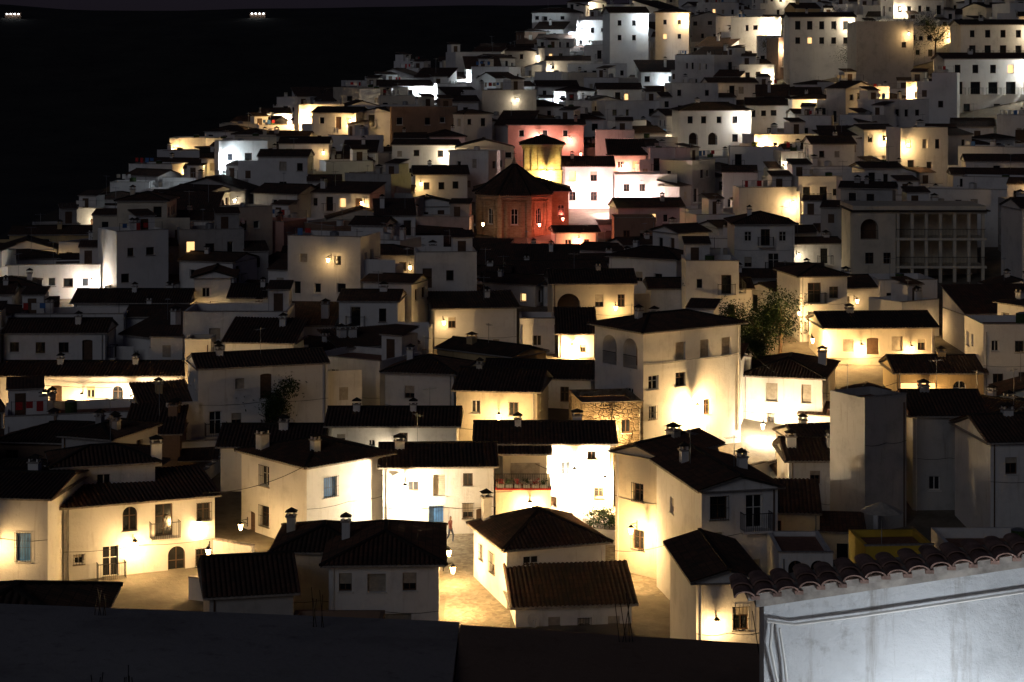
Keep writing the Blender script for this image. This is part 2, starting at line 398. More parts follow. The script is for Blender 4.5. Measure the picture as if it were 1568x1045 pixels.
    OCC.append((ox+ca*w/2-sa*d/2,oy+sa*w/2+ca*d/2,(w+d)*.26,z1+rd*.6))
    return e
# ------------------------------------------------------------------ lamps
WARM=(1,.61,.24);COOL=(.80,.92,1);NEU=(1,.80,.52)
GLASS={}
def lampglass(c):
    if c not in GLASS: GLASS[c]=emis('lantern_glass_%d'%len(GLASS),c,40)
    return GLASS[c]
IRON=COMMON[IR-1]
LP=[]
def lamp(x,y,z,power,col=WARM,n=(0,-1),off=.55):
    """wall lantern hung on an iron bracket: (x,y) = lantern, wall is 'off' behind it"""
    mb=MB(); N=V((n[0],n[1],0)).normalized()
    mb.bar((-N.x*off,-N.y*off,.42),(0,0,.42),.035,0); mb.bar((-N.x*off,-N.y*off,.1),(-N.x*.1,-N.y*.1,.42),.025,0); mb.bar((-N.x*off,-N.y*off,-.05),(-N.x*off,-N.y*off,.55),.06,0)
    mb.cyl((0,0,.2),(0,0,.38),.2,.04,6,0); mb.cyl((0,0,-.17),(0,0,.19),.08,.16,6,1); mb.cyl((0,0,-.22),(0,0,-.175),.06,.09,6,0)
    o=mb.build('wall_lantern',[IRON,lampglass(col)],(x,y,z))
    l=bpy.data.lights.new('lantern_light','POINT'); l.energy=power; l.color=col; l.shadow_soft_size=.12
    lo=bpy.data.objects.new('lantern_light',l); sc.collection.objects.link(lo); lo.parent=o; lo.location=(N.x*.12,N.y*.12,-.38)
    LP.append((x,y))
    return o
def overlooked(x,y,z):
    """is this spot hidden from the valley lookout by a lower house?"""
    for cx,cy,r,zt in OCC:
        if 20<cy<y-1.5:
            k=cy/y
            if abs(x*k-cx)<r+.3 and z*k<zt: return True
    return False
def near_lamp(x,y,power,col=WARM,dz=1.1):
    c=sorted(FRONTS,key=lambda f:(f[0]-x)**2+(f[1]-y)**2)[:14]
    for f in c:
        if (f[0]-x)**2+(f[1]-y)**2>15**2 or f[3]>-.6: continue
        for k in(.42,-.42,.2,-.2,0):
            px=f[0]+f[2]*.9-f[3]*k*f[5]; py=f[1]+f[3]*.9+f[2]*k*f[5]
            if not overlooked(px,py,f[4]-dz-.8): lamp(px,py,f[4]-dz,power,col,(f[2],f[3]),.9); return
    f=c[0]; lamp(f[0]+f[2]*.9,f[1]+f[3]*.9,f[4]-dz,power,col,(f[2],f[3]),.9)
# ------------------------------------------------------------------ hero houses
W='w';D='d';B='b';G='g';S='s';A_='a'
H=house
H('white_house',-13.2,126,6.8,7.4,42,-32,-25.9,'hip',F=[(1.9,1.5,1.1,1.3,'u')],L=[(2.7,1.25,1,1.35,G),(2.7,3.9,1,1.35,G),(5.7,4.3,.7,.7,G),(1.2,4.8,.8,1.9,D)],chim=((.3,.25),(.1,.8)),pitch=.24)
H('white_house',-8.5,129,7.3,7,3,-32,-26.5,'gx',F=[(2.0,1.1,.75,.95,W),(3.7,1.2,.8,1.4,S),(5.6,.85,.65,.85,W),(5.6,2.9,.7,1,G),(3.5,3.6,.95,2.1,'u'),(6.6,3.7,.9,1.9,D)],chim=((.15,.4),),pitch=.22,ant=1,dsh=True)
H('terrace_house',-1.1,131,3.7,6,0,-32,-28.6,'flat',F=[(1.7,2.1,.8,1.9,D)],chim=(),wall='cream',par=.35)
H('rooftop_room',-.6,134,3.0,4,0,-29,-26.6,'shed',F=[(1.5,1.2,2.0,1.2,S)],chim=(),wall='cream',pitch=.15)
H('white_house',-27.2,119,9.3,5.4,22,-33,-26.9,'shed',F=[(4.0,1.0,.9,1.5,A_),(6.1,1.25,1.1,2.0,'b'),(8.6,.95,.85,1.1,G),(2.8,3.5,1,1.9,'b'),(6.9,4.1,1.1,2.3,'a'),(8.5,3.8,.8,1.1,G),(.9,3.2,.6,.6,G)],L=[(2.6,1.6,.8,1.2,G)],chim=(),pitch=.12)
H('upper_storey_house',-28.6,122.6,6.2,4.5,16,-30,-25.2,'hip',F=[(3,1,.9,.9,W)],L=[(2,1,.7,.8,W)],chim=((1.02,.1),),ant=1)
H('white_house',-27.6,116.5,5.6,8,-6,-33,-25.8,'gx',F=[(2.0,2.2,.8,1.0,W),(4.1,2.9,.9,1.7,'u'),(2,5,.8,1.1,G)],chim=((.5,.7),),wall='white',pitch=.15)
H('tiled_house',-10,107,6,8.5,2,-33,-27.3,'hip',F=[(.9,.95,.7,1.0,W),(2.6,1,1,1.0,S),(4.4,.95,.75,1.0,W),(3,3.2,3,1.0,'s')],chim=((.12,.5),),wall='white',ov=.45)
H('tiled_house',-15.9,103,4.4,6,12,-33,-28.0,'gx',chim=(),wall='grey',pitch=.4)
H('tiled_house',-13.4,111,5,6,0,-33,-27.6,'hip',chim=((.1,.6),),wall='cream')
H('low_house',-11.6,101,4.8,4,0,-33,-29.6,'flat',chim=(),wall='brown',par=.4,F=[(2.4,1.2,.8,1,W)])
H('stone_gabled_house',-.3,113.5,6.1,6.6,18,-33,-28.1,'hip',F=[(1.5,.7,1.0,.5,W)],L=[(3.8,1.4,.9,1.2,G),(1.6,1.3,.6,.9,G),(4.2,4.0,1,2,D)],wall='white',chim=((.1,.9),),pitch=.42)
H('lean_to_annex',.2,110.2,6.6,3.4,6,-33,-30.5,'shed',F=[(2.2,1.1,.7,1.0,W),(3.9,1.2,.7,1.0,G),(5.6,1.1,.7,.9,W)],chim=(),pitch=.35,dsh=True,front=9)
H('plaza_house',-2.4,135.5,9.4,7,0,-32,-26.2,'gx',F=[(6.1,1.7,.7,1.0,G),(7.9,.8,.6,.6,W),(5.0,4.6,1,2,D),(8.4,3.2,.7,1,G)],chim=((.3,.4),(.75,.6)),pitch=.22,wall='white2')
H('rubble_stone_house',5.2,145,4.6,6,8,-31,-25.5,'flat',F=[(1.2,1.2,.6,.9,W),(3.3,1.3,.7,1,W)],wall='stone',chim=(),par=.5)
H('cream_house',1.9,148.5,6.2,7,-8,-31,-24.8,'gx',F=[(1.5,1.2,.7,1,W),(4.4,1.3,.7,1,G)],Rt=[(2,1.2,.7,.9,W)],wall='cream',chim=((.2,.5),))
H('white_house',-13.2,141,9.2,6,0,-31,-26.0,'gx',F=[(.9,1.0,.6,.9,W),(5.4,.9,.6,.9,W),(3.1,1.2,.5,.5,W)],chim=((.2,.4),(.65,.4)),ant=1,pitch=.24)
H('white_house',-20.6,138.5,7,6,0,-31,-27.0,'gx',F=[(2,1.2,.7,.9,W),(5.5,1.3,.8,1,W)],chim=((.6,.4),))
H('white_house',-4.6,154.5,5.6,6,-12,-31,-24.4,'hip',F=[(2,1.5,.8,1,W)],chim=((.2,.6),),ant=1)
H('tall_white_house',10.6,109.5,4.5,8.5,13,-33,-23.8,'gy',F=[(1.0,1.0,1.0,1.3,G),(3.1,1.3,1.0,1.9,'b'),(.8,2.95,.9,1.2,S),(3,4.6,.9,1.2,W)],L=[(6.5,4,.8,1.0,W),(3,2,.7,.9,W)],chim=((.2,.7),(.8,.4)),ant=2,pitch=.28)
H('white_house',9.0,119,3.5,6,-42,-32,-23.9,'gy',F=[(1.8,2.3,.8,1.1,G),(1.8,5.2,.9,1.2,G)],chim=((.5,.6),),wall='cream')
H('white_house',9.4,100,3.4,8,5,-33,-26.4,'gy',F=[(2.3,1.9,.8,1.2,G)],chim=(),wall='white')
H('small_white_house',14.3,105,2.9,5,0,-33,-26.4,'flat',F=[(.9,.6,.8,.9,A_),(2.1,.6,.8,.9,A_)],chim=(),par=.25,front=4)
H('yellow_walled_house',20.2,112,4.0,4,4,-33,-27.9,'flat',F=[(1,1.0,.6,.5,W),(2.6,1.0,.6,.5,W)],chim=(),wall='yellow',par=.4,front=8)
H('white_house',25.1,158.5,6.5,9,-16,-33,-25.4,'hip',F=[(2.4,1.25,.95,1.5,S),(5.2,1.25,.8,1.5,S),(2.3,3.4,.6,.8,G),(5.1,3.4,.8,1.0,G),(1.0,4.6,.8,1.6,D)],Rt=[(3,1.4,.8,1,W)],chim=((.05,.1),(.9,.6)))
H('large_white_house',10.05,150,9.9,6.1,35,-30,-20.5,'hip',F=[(3.7,1.7,1.0,1.4,S),(6.2,1.7,1.0,1.4,S),(8.4,1.7,1.0,1.4,S),(1.0,3.9,1.0,1.1,W),(3.7,3.9,1.0,1.1,W),(.9,6.2,.7,1,G),(6.4,6.3,.7,1.2,W)],L=[(1.9,1.75,1.75,2.3,'A'),(4.5,1.75,1.75,2.3,'A'),(4.4,5.0,.9,1.1,W)],wall='white',chim=((.2,.5),),pitch=.25,ov=.45)
H('cream_house',27.9,174,9.8,7,4,-29,-23.4,'gx',F=[(2.0,1.5,1.0,1.1,S),(4.2,1.6,1.1,1.5,D),(6.4,1.4,1.0,1.3,S),(8.6,1.5,.7,1,W)],wall='cream',chim=((.3,.5),),pitch=.25)
H('tall_cream_house',26.9,183,4.6,7,10,-28,-19.8,'hip',F=[(1.4,1.5,1.3,1.9,'b'),(3.3,1.5,.9,1.1,W),(1.4,4.2,1.3,1.9,'b'),(3.3,4.2,.8,1,W)],wall='white',chim=())
H('cream_house',31.8,162,7.2,6,0,-31,-25.5,'gx',F=[(1.8,1.2,3,.9,'l'),(5.2,1.4,1.1,1.6,'a')],wall='ochre',chim=((.6,.5),))
H('grey_block_house',23.4,130,3.6,3.6,30,-32,-22.6,'flat',chim=(),wall='grey',par=.5)
H('white_house',27.6,135,5,7,0,-32,-24.2,'gx',F=[(1.5,4.6,.8,1,W)],chim=((.3,.5),),wall='grey',ant=1)
H('white_house',31,127,8,7,6,-32,-24.5,'gx',F=[(1.4,1.5,.8,1.1,W),(3,1.5,.8,1.1,G)],chim=((.3,.5),),wall='white')
H('white_house',19,134.5,4,6,0,-32,-27.2,'gx',F=[(1.8,1.1,.7,.9,W)],chim=((.1,.3),(.8,.3)))
H('white_house',16.6,198,7.6,5.3,-30,-28,-19.7,'hip',F=[(3.4,1.9,.8,1.0,W),(5.6,2,.8,1,G)],Rt=[(2,1.5,.8,1.2,W),(2,4.2,.8,1.2,W)],chim=((.2,.6),),wall='white2')
H('arched_house',3.8,186,7.8,6,3,-28,-20.8,'gx',F=[(1.6,2.0,2.2,2.2,'A'),(4.5,1.6,.8,1.2,W),(6.6,1.6,.7,1.2,W)],wall='cream',chim=((.6,.5),))
H('white_house',-7.1,180,7.6,6,8,-29,-22.4,'shed',F=[(1.6,1.3,.7,1,W),(5.7,3.2,.6,.6,W)],wall='white2',chim=((.7,.6),),ant=1,pitch=.12)
H('white_house',.7,178.5,3.2,5,0,-29,-23.6,'flat',F=[(1.6,1.5,.8,1,W)],chim=(),par=.5)
H('white_house',4.2,177,3.2,5,0,-29,-24.3,'shed',F=[(2.2,1.3,.5,.7,W)],chim=(),wall='white2')
H('white_house',-43.6,195,11.2,6,0,-29,-23.7,'gx',F=[(2.7,1.4,.8,1.1,W),(4.7,1.4,.9,1.5,S),(7.9,1.3,.8,1.1,G),(9.8,1.5,.8,1.3,W)],chim=((.5,.4),(.8,.6)),wall='white')
H('white_house',-32.3,199,4,6,5,-29,-21.6,'gy',F=[(1.2,1.5,.8,1,W),(2.8,3.6,.8,1.7,D)],chim=(),wall='white2')
H('white_house',-28.2,196,6,6,0,-29,-23.3,'gx',F=[(2.0,1.3,.7,1,W),(3.4,1.3,.7,1,W)],chim=((.5,.4),))
H('long_white_house',-41.8,160,14.8,5.5,0,-31,-25.4,'gx',F=[(1.5,1.4,.8,1.1,W),(4.6,1.6,.9,1.7,D),(9.6,1.4,.9,1.2,A_),(11.3,1.3,.7,1.1,G),(13.2,1.5,.9,1.4,S),(7.4,1.3,.7,1,W)],chim=((.3,.4),(.72,.4)),wall='white',pitch=.24)
H('stair_tower',-26.7,160,2.1,3,0,-31,-22.8,'flat',F=[(1,3,1.3,1.1,'d')],chim=(),wall='cream',par=.4)
H('cream_house',-26,222,7.9,6,0,-28,-21.9,'gx',F=[(2,1.2,.8,1,W),(5.5,1.2,.8,1,W)],chim=((.5,.5),),wall='cream')
H('white_house',24.4,215,6.6,7,0,-27,-17.5,'hip',F=[(1.5,1.3,.8,1.1,W),(3.4,1.4,1,1.8,'b'),(5.3,1.3,.8,1.1,W),(1.5,4.1,.8,1.1,W),(4.3,4.1,1.2,1.9,'b')],chim=((.3,.4),))
H('pink_house',-.6,290,11.2,6,0,-19,-8.9,'gx',F=[(2,1.2,.8,1,W),(5.5,1.2,.8,1,W),(8.5,1.2,.8,1,W)],wall='pink',chim=((.9,.3),),near=False,pitch=.2)
H('pink_house',6.9,266,6.8,7,0,-24,-13.8,'gx',F=[(1.3,1.3,1,1.4,'l'),(4.2,1.3,.9,1.3,W),(1.3,4,.9,1.2,W),(4.2,4,.9,1.2,G)],wall='white2',chim=((.2,.4),))
H('white_house',13.9,263.5,8.3,7,0,-24,-15.3,'flat',F=[(1.5,1.2,.8,1,W),(3.6,1.2,.8,1,W),(6.2,1.2,.8,1,W),(2.5,3.9,.9,1.1,S),(6,3.9,.8,1,W)],wall='white2',chim=(),par=.6)
H('white_house',13.6,273,5,6,0,-22,-12.6,'shed',F=[(1.5,1.3,.8,1,W),(3.6,1.3,.8,1,'l')],wall='white2',chim=())
H('low_house',5.4,240.5,5.2,5,6,-26,-20.6,'gx',F=[(1.5,1.3,.8,1,W),(3.8,1.3,.7,1,W)],wall='white',chim=(),pitch=.2)
H('white_house',25.8,300,11,7,6,-18,-7.0,'hip',F=[(1.5,1.4,.8,1.1,W),(3.6,1.4,.8,1.1,W),(6,1.4,.8,1.1,W),(8.5,1.4,.8,1.1,W),(2,4.3,1.4,1.9,'A'),(5,4.3,1.4,1.9,'A'),(8.5,4.2,.9,1.2,W)],chim=((.3,.5),),near=False,wall='white2')
H('hotel_block',66,299,15.5,8,0,-12,.9,'gx',F=[(2+i*2.7,1.5,.9,1.3,'w' if i!=3 else 'l') for i in range(5)]+[(2+i*2.7,4.4,1.5,1.9,'b') for i in range(5)]+[(3.4,7.4,1,1.2,'w'),(8,7.4,1,1.2,'w')],near=False,chim=((.3,.4),),wall='white2',front=16,pitch=.2)
H('pinkish_house',76,332,14,8,0,-6,6.8,'gx',F=[(2+i*2.6,1.5,.9,1.3,'w') for i in range(5)]+[(2+i*2.6,4.4,1.1,1.9,'b') for i in range(5)],near=False,wall='white',chim=((.3,.4),),front=10,pitch=.2)
H('grey_block_house',58,330,9.6,9,0,-9,6.4,'flat',near=False,wall='grey',chim=(),F=[(8,3,.8,1,W)],front=10)
H('white_house',51,360,12,8,0,-4,8.8,'gx',F=[(1.5+i*2.2,1.5,1.0,1.6,'w') for i in range(5)]+[(1.5+i*2.2,4.3,.9,1.2,'w' if i!=1 else 'l') for i in range(5)],near=False,chim=((.3,.4),),front=10,pitch=.2)
H('white_house',20,400,8,8,8,-8,10.6,'gx',F=[(2,2,.8,1.1,W),(5,2,.8,1.1,W),(2,5,.8,1.1,W),(5,5,.8,1.1,W)],near=False,wall='white2',front=10)
H('white_house',37,410,7,8,-8,-8,11,'hip',F=[(2,2,.8,1.1,W),(5,2,.8,1.1,W),(2,5,.8,1.1,'l'),(5,5,.8,1.1,W)],near=False,wall='white2',front=10,chim=())
H('brown_brick_house',12.3,236,5,6,0,-26,-18.9,'flat',wall='brown',chim=(),par=.5,F=[(1.5,1.5,.8,1,W),(3.5,1.5,.8,1,W)])
H('white_house',-13,264,7,6,6,-24,-14.8,'gx',F=[(1.5,1.5,.8,1,W),(3.5,1.5,.8,1,W),(5.4,1.4,.8,1,W)],chim=((.3,.5),),wall='white2',near=False)
def colonnade():
    e=empty('colonnaded_house',(36.5,210,-26)); mats=[WALL['cream']]+COMMON
    mb=MB(); mo=MB(); h=10.3
    facade(mb,mo,(0,0,0),(1,0,0),(0,-1,0),4.6,h,[(1.8,1.9,1.9,2.2,'A'),(1.8,5,.9,1.2,'w'),(3.7,5,.8,1.2,'w')])
    mb.box(0,1.6,0,4.6,7,h-.02,0); mb.box(4.6,4,0,14.3,8,h-.02,0)
    for z in(4.2,7.2,10.05): mb.box(4.6,0.05,z,14.4,4,z+.25,0)
    for i in range(7):
        x=4.9+i*1.52
        mb.box(x-.16,.15,0,x+.16,.47,10.05,0)
    for z in (4.45,7.45):
        mo.bar((4.7,.1,z+.95),(14.3,.1,z+.95),.05,IR)
        for i in range(64): mo.bar((4.7+i*.15,.1,z),(4.7+i*.15,.1,z+.95),.02,IR)
    r=MB(); r.box(-.3,-.35,10.31,14.7,8.2,10.45,RF); r.box(0,0,10.46,14.3,8,10.9,0)
    mb.build('walls',mats,parent=e);mo.build('openings_and_railings',mats,parent=e);r.build('roof',mats,parent=e)
    HEROES.append((36.5,210,1,0,14.3,8,12))
    OCC.append((43,214,7,-15))
colonnade()
# ------------------------------------------------------------------ church
def church():
    e=empty('church',(0.3,246,-24)); mats=[WALL['brick']]+COMMON
    mb=MB();r=MB();ra=4.7;z1=7.5
    cx,cy=0,5
    P=lambda i,rr,z:(cx+rr*math.cos(math.pi/8+i*math.pi/4),cy+rr*math.sin(math.pi/8+i*math.pi/4),z)
    for i in range(8):
        a,b=V(P(i,ra,0)),V(P(i+1,ra,0)); U=(b-a); Wd=U.length; U.normalize(); N=V((U.y,-U.x,0))
        facade(mb,mb,a,U,N,Wd,z1,[(Wd/2,2.6,.9,2.0,'a')])
        mb.bar(P(i,ra+.12,0),P(i,ra+.12,z1),.6,0)
        mb.bar(a+N*.09+U*.9,a+N*.09+U*.9+V((0,0,z1-.5)),.22,0); mb.bar(b+N*.09-U*.9,b+N*.09-U*.9+V((0,0,z1-.5)),.22,0)
        for z,o,t in((z1-.75,.2,.14),(z1-.3,.3,.3),(z1,.42,.14),(3.4,.14,.18)):
            mb.bar(V(P(i,ra+o,z)),V(P(i+1,ra+o,z)),t*1.4,0,t)
        k=14;pa=V(P(i,ra+.7,z1+.1));pb=V(P(i+1,ra+.7,z1+.1));ap=V((cx,cy,z1+4.0)); L=(pb-pa).length
        for j in range(k):
            u0=j/k;u1=(j+1)/k; q0=pa.lerp(pb,u0);q1=pa.lerp(pb,u1);qm=pa.lerp(pb,(u0+u1)/2)+V((0,0,.12))
            r.face([q0,qm,ap],RF,[(u0*L,0),(u1*L,0),(u0*L,5)]); r.face([qm,q1,ap],RF,[(u0*L,0),(u1*L,0),(u0*L,5)])
        r.bar(pa+V((0,0,.08)),ap,.2,RF)
    r.cyl((cx,cy,z1+3.9),(cx,cy,z1+4.7),.35,.1,8,0); r.bar((cx,cy,z1+4.6),(cx,cy,z1+5.5),.06,IR); r.bar((cx-.25,cy,z1+5.2),(cx+.25,cy,z1+5.2),.06,IR)
    mb.build('octagonal_chapel',mats,parent=e); r.build('chapel_roof',mats,parent=e)
    nv=MB(); m1=MB(); roof(nv,m1,'hip',12,8,7.7,.34,.4,True)
    m1.v=[(a-5,b+6.5,c) for a,b,c in m1.v]
    facade(nv,nv,(-5,6.5,0),(1,0,0),(0,-1,0),12,7.7,[(11,2.4,.9,1.4,'a')])
    facade(nv,nv,(7,6.5,0),(0,1,0),(1,0,0),8,7.7,[]); facade(nv,nv,(-5,14.5,0),(0,-1,0),(-1,0,0),8,7.7,[])
    nv.build('nave',mats,parent=e); m1.build('nave_roof',mats,parent=e)
    t=MB(); tx=1.2;ty=14.6;w=5.1;h=13.2
    facade(t,t,(tx,ty,0),(1,0,0),(0,-1,0),w,h,[]); facade(t,t,(tx,ty+w,0),(0,-1,0),(-1,0,0),w,h,[]); facade(t,t,(tx+w,ty,0),(0,1,0),(1,0,0),w,h,[]); facade(t,t,(tx+w,ty+w,0),(-1,0,0),(0,1,0),w,h,[])
    for z,o,th in((h-.1,.3,.28),(h-.45,.16,.2),(h-3.4,.14,.2),(h-3.9,.07,.12)): t.box(tx-o,ty-o,z,tx+w+o,ty+w+o,z+th,0)
    for i in range(6): t.box(tx+.15+i*.9,ty-.07,h-3.1,tx+.45+i*.9,ty+.0,h-.6,0)
    for i in range(17): t.box(tx+.1+i*.3,ty-.24,h-.3,tx+.22+i*.3,ty-.16,h-.12,0)
    t.build('bell_tower',mats,parent=e)
    t2=MB(); roof(MB(),t2,'hip',w,w,h+.2,.38,.5,True); t2.v=[(a+tx,b+ty,c) for a,b,c in t2.v]; t2.build('tower_roof',mats,parent=e)
    HEROES.append((-5,246,1,0,13,22,4))
    OCC.append((.3,251,5,-15)); OCC.append((4,262,3,-10))
church()
# ------------------------------------------------------------------ reserved open places
KEEP=[(-7,117,10,134.5),(-30,80,14,112),(-24,108,-16,118.5),(2,104,10,112),(17,150,26,158),(8,143,20,150),(17,164,28,180),(-30,154,-24,160),(-6,229,14,247),(14,146,20,152),(-16,112,-8,120),(60,345,74,356)]
def blocked(x,y,r):
    low=False
    for (ox,oy,ca,sa,w,d,fr) in HEROES:
        dx=x-ox;dy=y-oy; lx=dx*ca+dy*sa; ly=-dx*sa+dy*ca
        if -r<lx<w+r and -fr+1-r*.3<ly<d+r: return True,0
        if -r<lx<w+r and -fr-13<ly<0: low=True
    for a,b,c,d in KEEP:
        if a-r*.6<x<c+r*.6 and b-r*.6<y<d+r*.6: return True,0
    if -12<x<15 and 196<y<240: low=2
    return False,low
def rwins(L,st,near):
    o=[]
    for s in range(st):
        u=R.uniform(.9,1.6)
        while u<L-.7:
            if R.random()<.72:
                ty=R.choices(['w','s','g','b','l','d'],[.43,.18,.2,.11,.035,.05])[0]
                if ty=='b': o.append((u,1.35+s*2.75,.95,1.8,'b'))
                elif ty=='d': o.append((u,1.5+s*2.75,.9,1.9,'d'))
                else: o.append((u,1.2+s*2.75+R.uniform(-.1,.1),R.uniform(.6,1.0),R.uniform(.8,1.25),ty))
            u+=R.uniform(1.5,2.7)
    return o
y=98.0; cnt=0
while y<600:
    e=lerp(TE,y); xr=min(y*.262+14,150); x=max(e,-y*.262-12)+R.uniform(0,3)
    step=7.4 if y<230 else (8.0 if y<320 else 9.6)
    while x<xr:
        k_=1 if y<300 else 1.22
        w=k_*(R.uniform(3.6,7.2) if R.random()<.85 else R.uniform(8,10.5)); d=k_*R.uniform(4.2,6.4)
        px=x+w/2; py=y+2.6*math.sin(px/15+y*.05)+R.uniform(-2,2)
        gap=R.choice([0,.1,.3,.5,2.0])
        nr=py<172
        bl,low=blocked(px,py+d/2,min(w,d)*.5+.2)
        if not bl:
            yaw=R.gauss(0,14)+12*math.sin(px/23+py/40)
            if R.random()<.22: yaw+=R.choice([-30,30])
            g_=T(px,py)
            st=R.choices([1,2,3],[.5,.45,.05] if py<200 else [.3,.54,.16])[0]
            if px-e<14 and py<440: st=1
            hh=st*2.75+R.uniform(.1,1.0)
            rf=R.choices(['hip','gx','gy','shed','flat'],[.14,.30,.09,.1,.37] if py<200 else [.11,.24,.08,.1,.47])[0]
            if low: st=1; hh=R.uniform(2.3,2.9)
            if low==2: hh=R.uniform(1.9,2.4); rf=R.choice(['gx','shed','gx'])
            wl=R.choices(['white','white2','cream','grey','ochre','pink','brown'],[.54,.27,.08,.07,.015,.005,.02])[0]
            a=math.radians(yaw); cx_=px-math.cos(a)*w/2; cy_=py-math.sin(a)*w/2
            if yaw<0: cx_+=math.cos(a)*w; cy_+=math.sin(a)*w
            H('village_house',cx_,cy_,w,d,yaw,g_-2.5,g_+hh,rf,F=rwins(w,st,nr),L=rwins(d,st,nr) if R.random()<.6 else (),Rt=rwins(d,st,nr) if R.random()<.6 else (),wall=wl,pitch=R.uniform(.2,.32),ov=R.uniform(.15,.35),near=nr,chim=[(R.uniform(.15,.85),R.uniform(.3,.8)) for _ in range(R.choice([0,1,1,2]) if py<220 else R.choice([0,0,1]))],hero=False,ant=(R.choice([0,1,1]) if py<260 else R.choice([0,0,1])),par=R.uniform(.4,1.0),dsh=R.random()<.12,clut=low!=2)
            cnt+=1
        x+=w+gap
    y+=step
print('fill houses',cnt)
# ------------------------------------------------------------------ lanterns seen lit in the village, and some added ones
lamp(-7.0,128.2,-27.7,1700,NEU); lamp(-1.6,130.3,-29.2,550,WARM)
lamp(4.3,134.8,-28.0,4600,NEU); lamp(6.4,134.9,-28.6,2600,WARM); lamp(1.2,130.4,-29.3,700,WARM)
lamp(7.2,118.6,-28.2,1000,WARM,(-.7,-.7)); lamp(-3.4,112.5,-29.0,1500,WARM,(1,0)); lamp(-3.8,118,-29.4,900,WARM,(1,0))
lamp(-18.2,117.4,-29.2,700,WARM); lamp(-23.0,119.6,-29.3,450,WARM,(.4,-.9)); lamp(-30.5,115.8,-28.4,220,WARM)
lamp(-17.5,126.4,-29.8,350,WARM,(-.7,-.7)); lamp(-19.5,122,-28.6,250,WARM,(.4,-.9))
lamp(14.4,152.2,-26.6,2400,WARM,(.57,-.82)); lamp(8.0,151.0,-26.6,600,WARM,(-.8,-.57))
lamp(20.0,156.2,-28.8,2000,NEU,(-.27,-.96)); lamp(23.4,157.0,-28.9,600,WARM,(-.27,-.96))
lamp(26.6,173.4,-24.4,3000,WARM); lamp(31.0,173.5,-25.0,350,WARM); lamp(34.2,161.4,-27.3,400,WARM)
lamp(35.5,173.9,-25.2,250,WARM); lamp(26.6,181.5,-23,600,WARM)
lamp(5.4,176.4,-25.4,1300,WARM); lamp(11.5,194.0,-22.8,1800,WARM,(-.5,-.87)); lamp(9.8,185.3,-23,180,WARM)
lamp(-36.5,194.4,-25.3,1400,WARM); lamp(-41.6,194.4,-25.3,700,WARM); lamp(-30.6,198.3,-24.5,2800,WARM); lamp(-27.4,195.4,-24.8,1300,WARM); lamp(-33.5,194.5,-25.3,700,WARM)
lamp(-31,159.3,-27.2,1500,NEU); lamp(-39,159.3,-27.2,500,WARM); lamp(-26,157,-27.6,800,WARM); lamp(-35,159.3,-27,400,WARM)
lamp(-23,221.4,-23.2,350,WARM); lamp(-19.5,221.4,-23.8,350,WARM)
lamp(-1.0,147.5,-26.5,600,WARM); lamp(-8.5,140.3,-27.6,160,NEU); lamp(2.9,144,-27,400,WARM,(-1,-.2))
lamp(7.4,144.6,-26.7,900,WARM)
lamp(10.4,99.5,-28.4,180,WARM)
# church and its square
lamp(4.6,259.9,-14.3,2300,(1,.78,.24)); lamp(6.4,246.4,-19.4,560,(1,.15,.09),(.8,-.6)); lamp(3.4,243.4,-19.9,120,(1,.22,.13),(.3,-1)); lamp(-3.6,243.2,-19.8,40,(1,.6,.3),(0,-1))  # last lantern is added to warm the chapel's left side faintly
lamp(8.2,239.9,-21.4,520,(1,.30,.13)); lamp(9.8,265.3,-16.8,1300,(1,.52,.5)); lamp(13.2,261.3,-18.6,4400,(1,.70,.64)); lamp(18,262.8,-17.3,900,(1,.68,.6)); lamp(4,289.2,-10.5,600,(1,.55,.45))
lamp(8.5,289.2,-11,350,(1,.45,.35)); lamp(15.5,272.3,-14,500,(1,.35,.22)); lamp(10,285,-13,300,(1,.3,.18))
# upper quarters
for x_,y_,p_,c_ in [(-42,330,6500,NEU),(-45,322,3500,WARM),(-47,308,1000,WARM),(-36,330,1500,WARM),(-25.7,360,3800,COOL),(-18.5,385,3200,COOL),(-14,430,1400,COOL),(-9,378,1300,COOL),
  (14.5,430,3000,COOL),(22,470,2200,NEU),(25,455,4200,NEU),(38,420,3300,NEU),(36,390,3200,NEU),(42,400,1800,NEU),(45.6,300,3000,WARM),(52,305,2200,WARM),(36,282,2600,WARM),
  (71.6,318,6500,WARM),(65,298,3200,WARM),(-38.8,262,1000,COOL),(-52,236,450,NEU),(-49,200,450,COOL),(-45,203,400,WARM),(-15,245,600,WARM),(49.7,200,1500,WARM),(46,205,500,WARM),
  (46.8,262,800,NEU),(-33,300,500,WARM),(-50,290,500,WARM),(2,375,900,COOL),(60,372,1300,NEU),(85,350,900,WARM),(30,340,900,WARM),(24,312,1100,NEU),(-50,262,450,WARM),(76,360,1800,WARM),(12,345,700,COOL),(33,245,450,WARM),(50,340,700,NEU),
  (72,298,1600,COOL),(80,298,1300,NEU),(80,331,1100,NEU),(54,359,700,NEU),(28,299,450,NEU),(34,299,450,COOL),(22,399,1200,COOL),(40,409,1500,WARM)]:
    near_lamp(x_,y_,p_,c_)
F2=[f for f in FRONTS if f[1]>175 and f[3]<-.8]; R.shuffle(F2); n=0  # extra lanterns added at random fronts to brighten the upper village
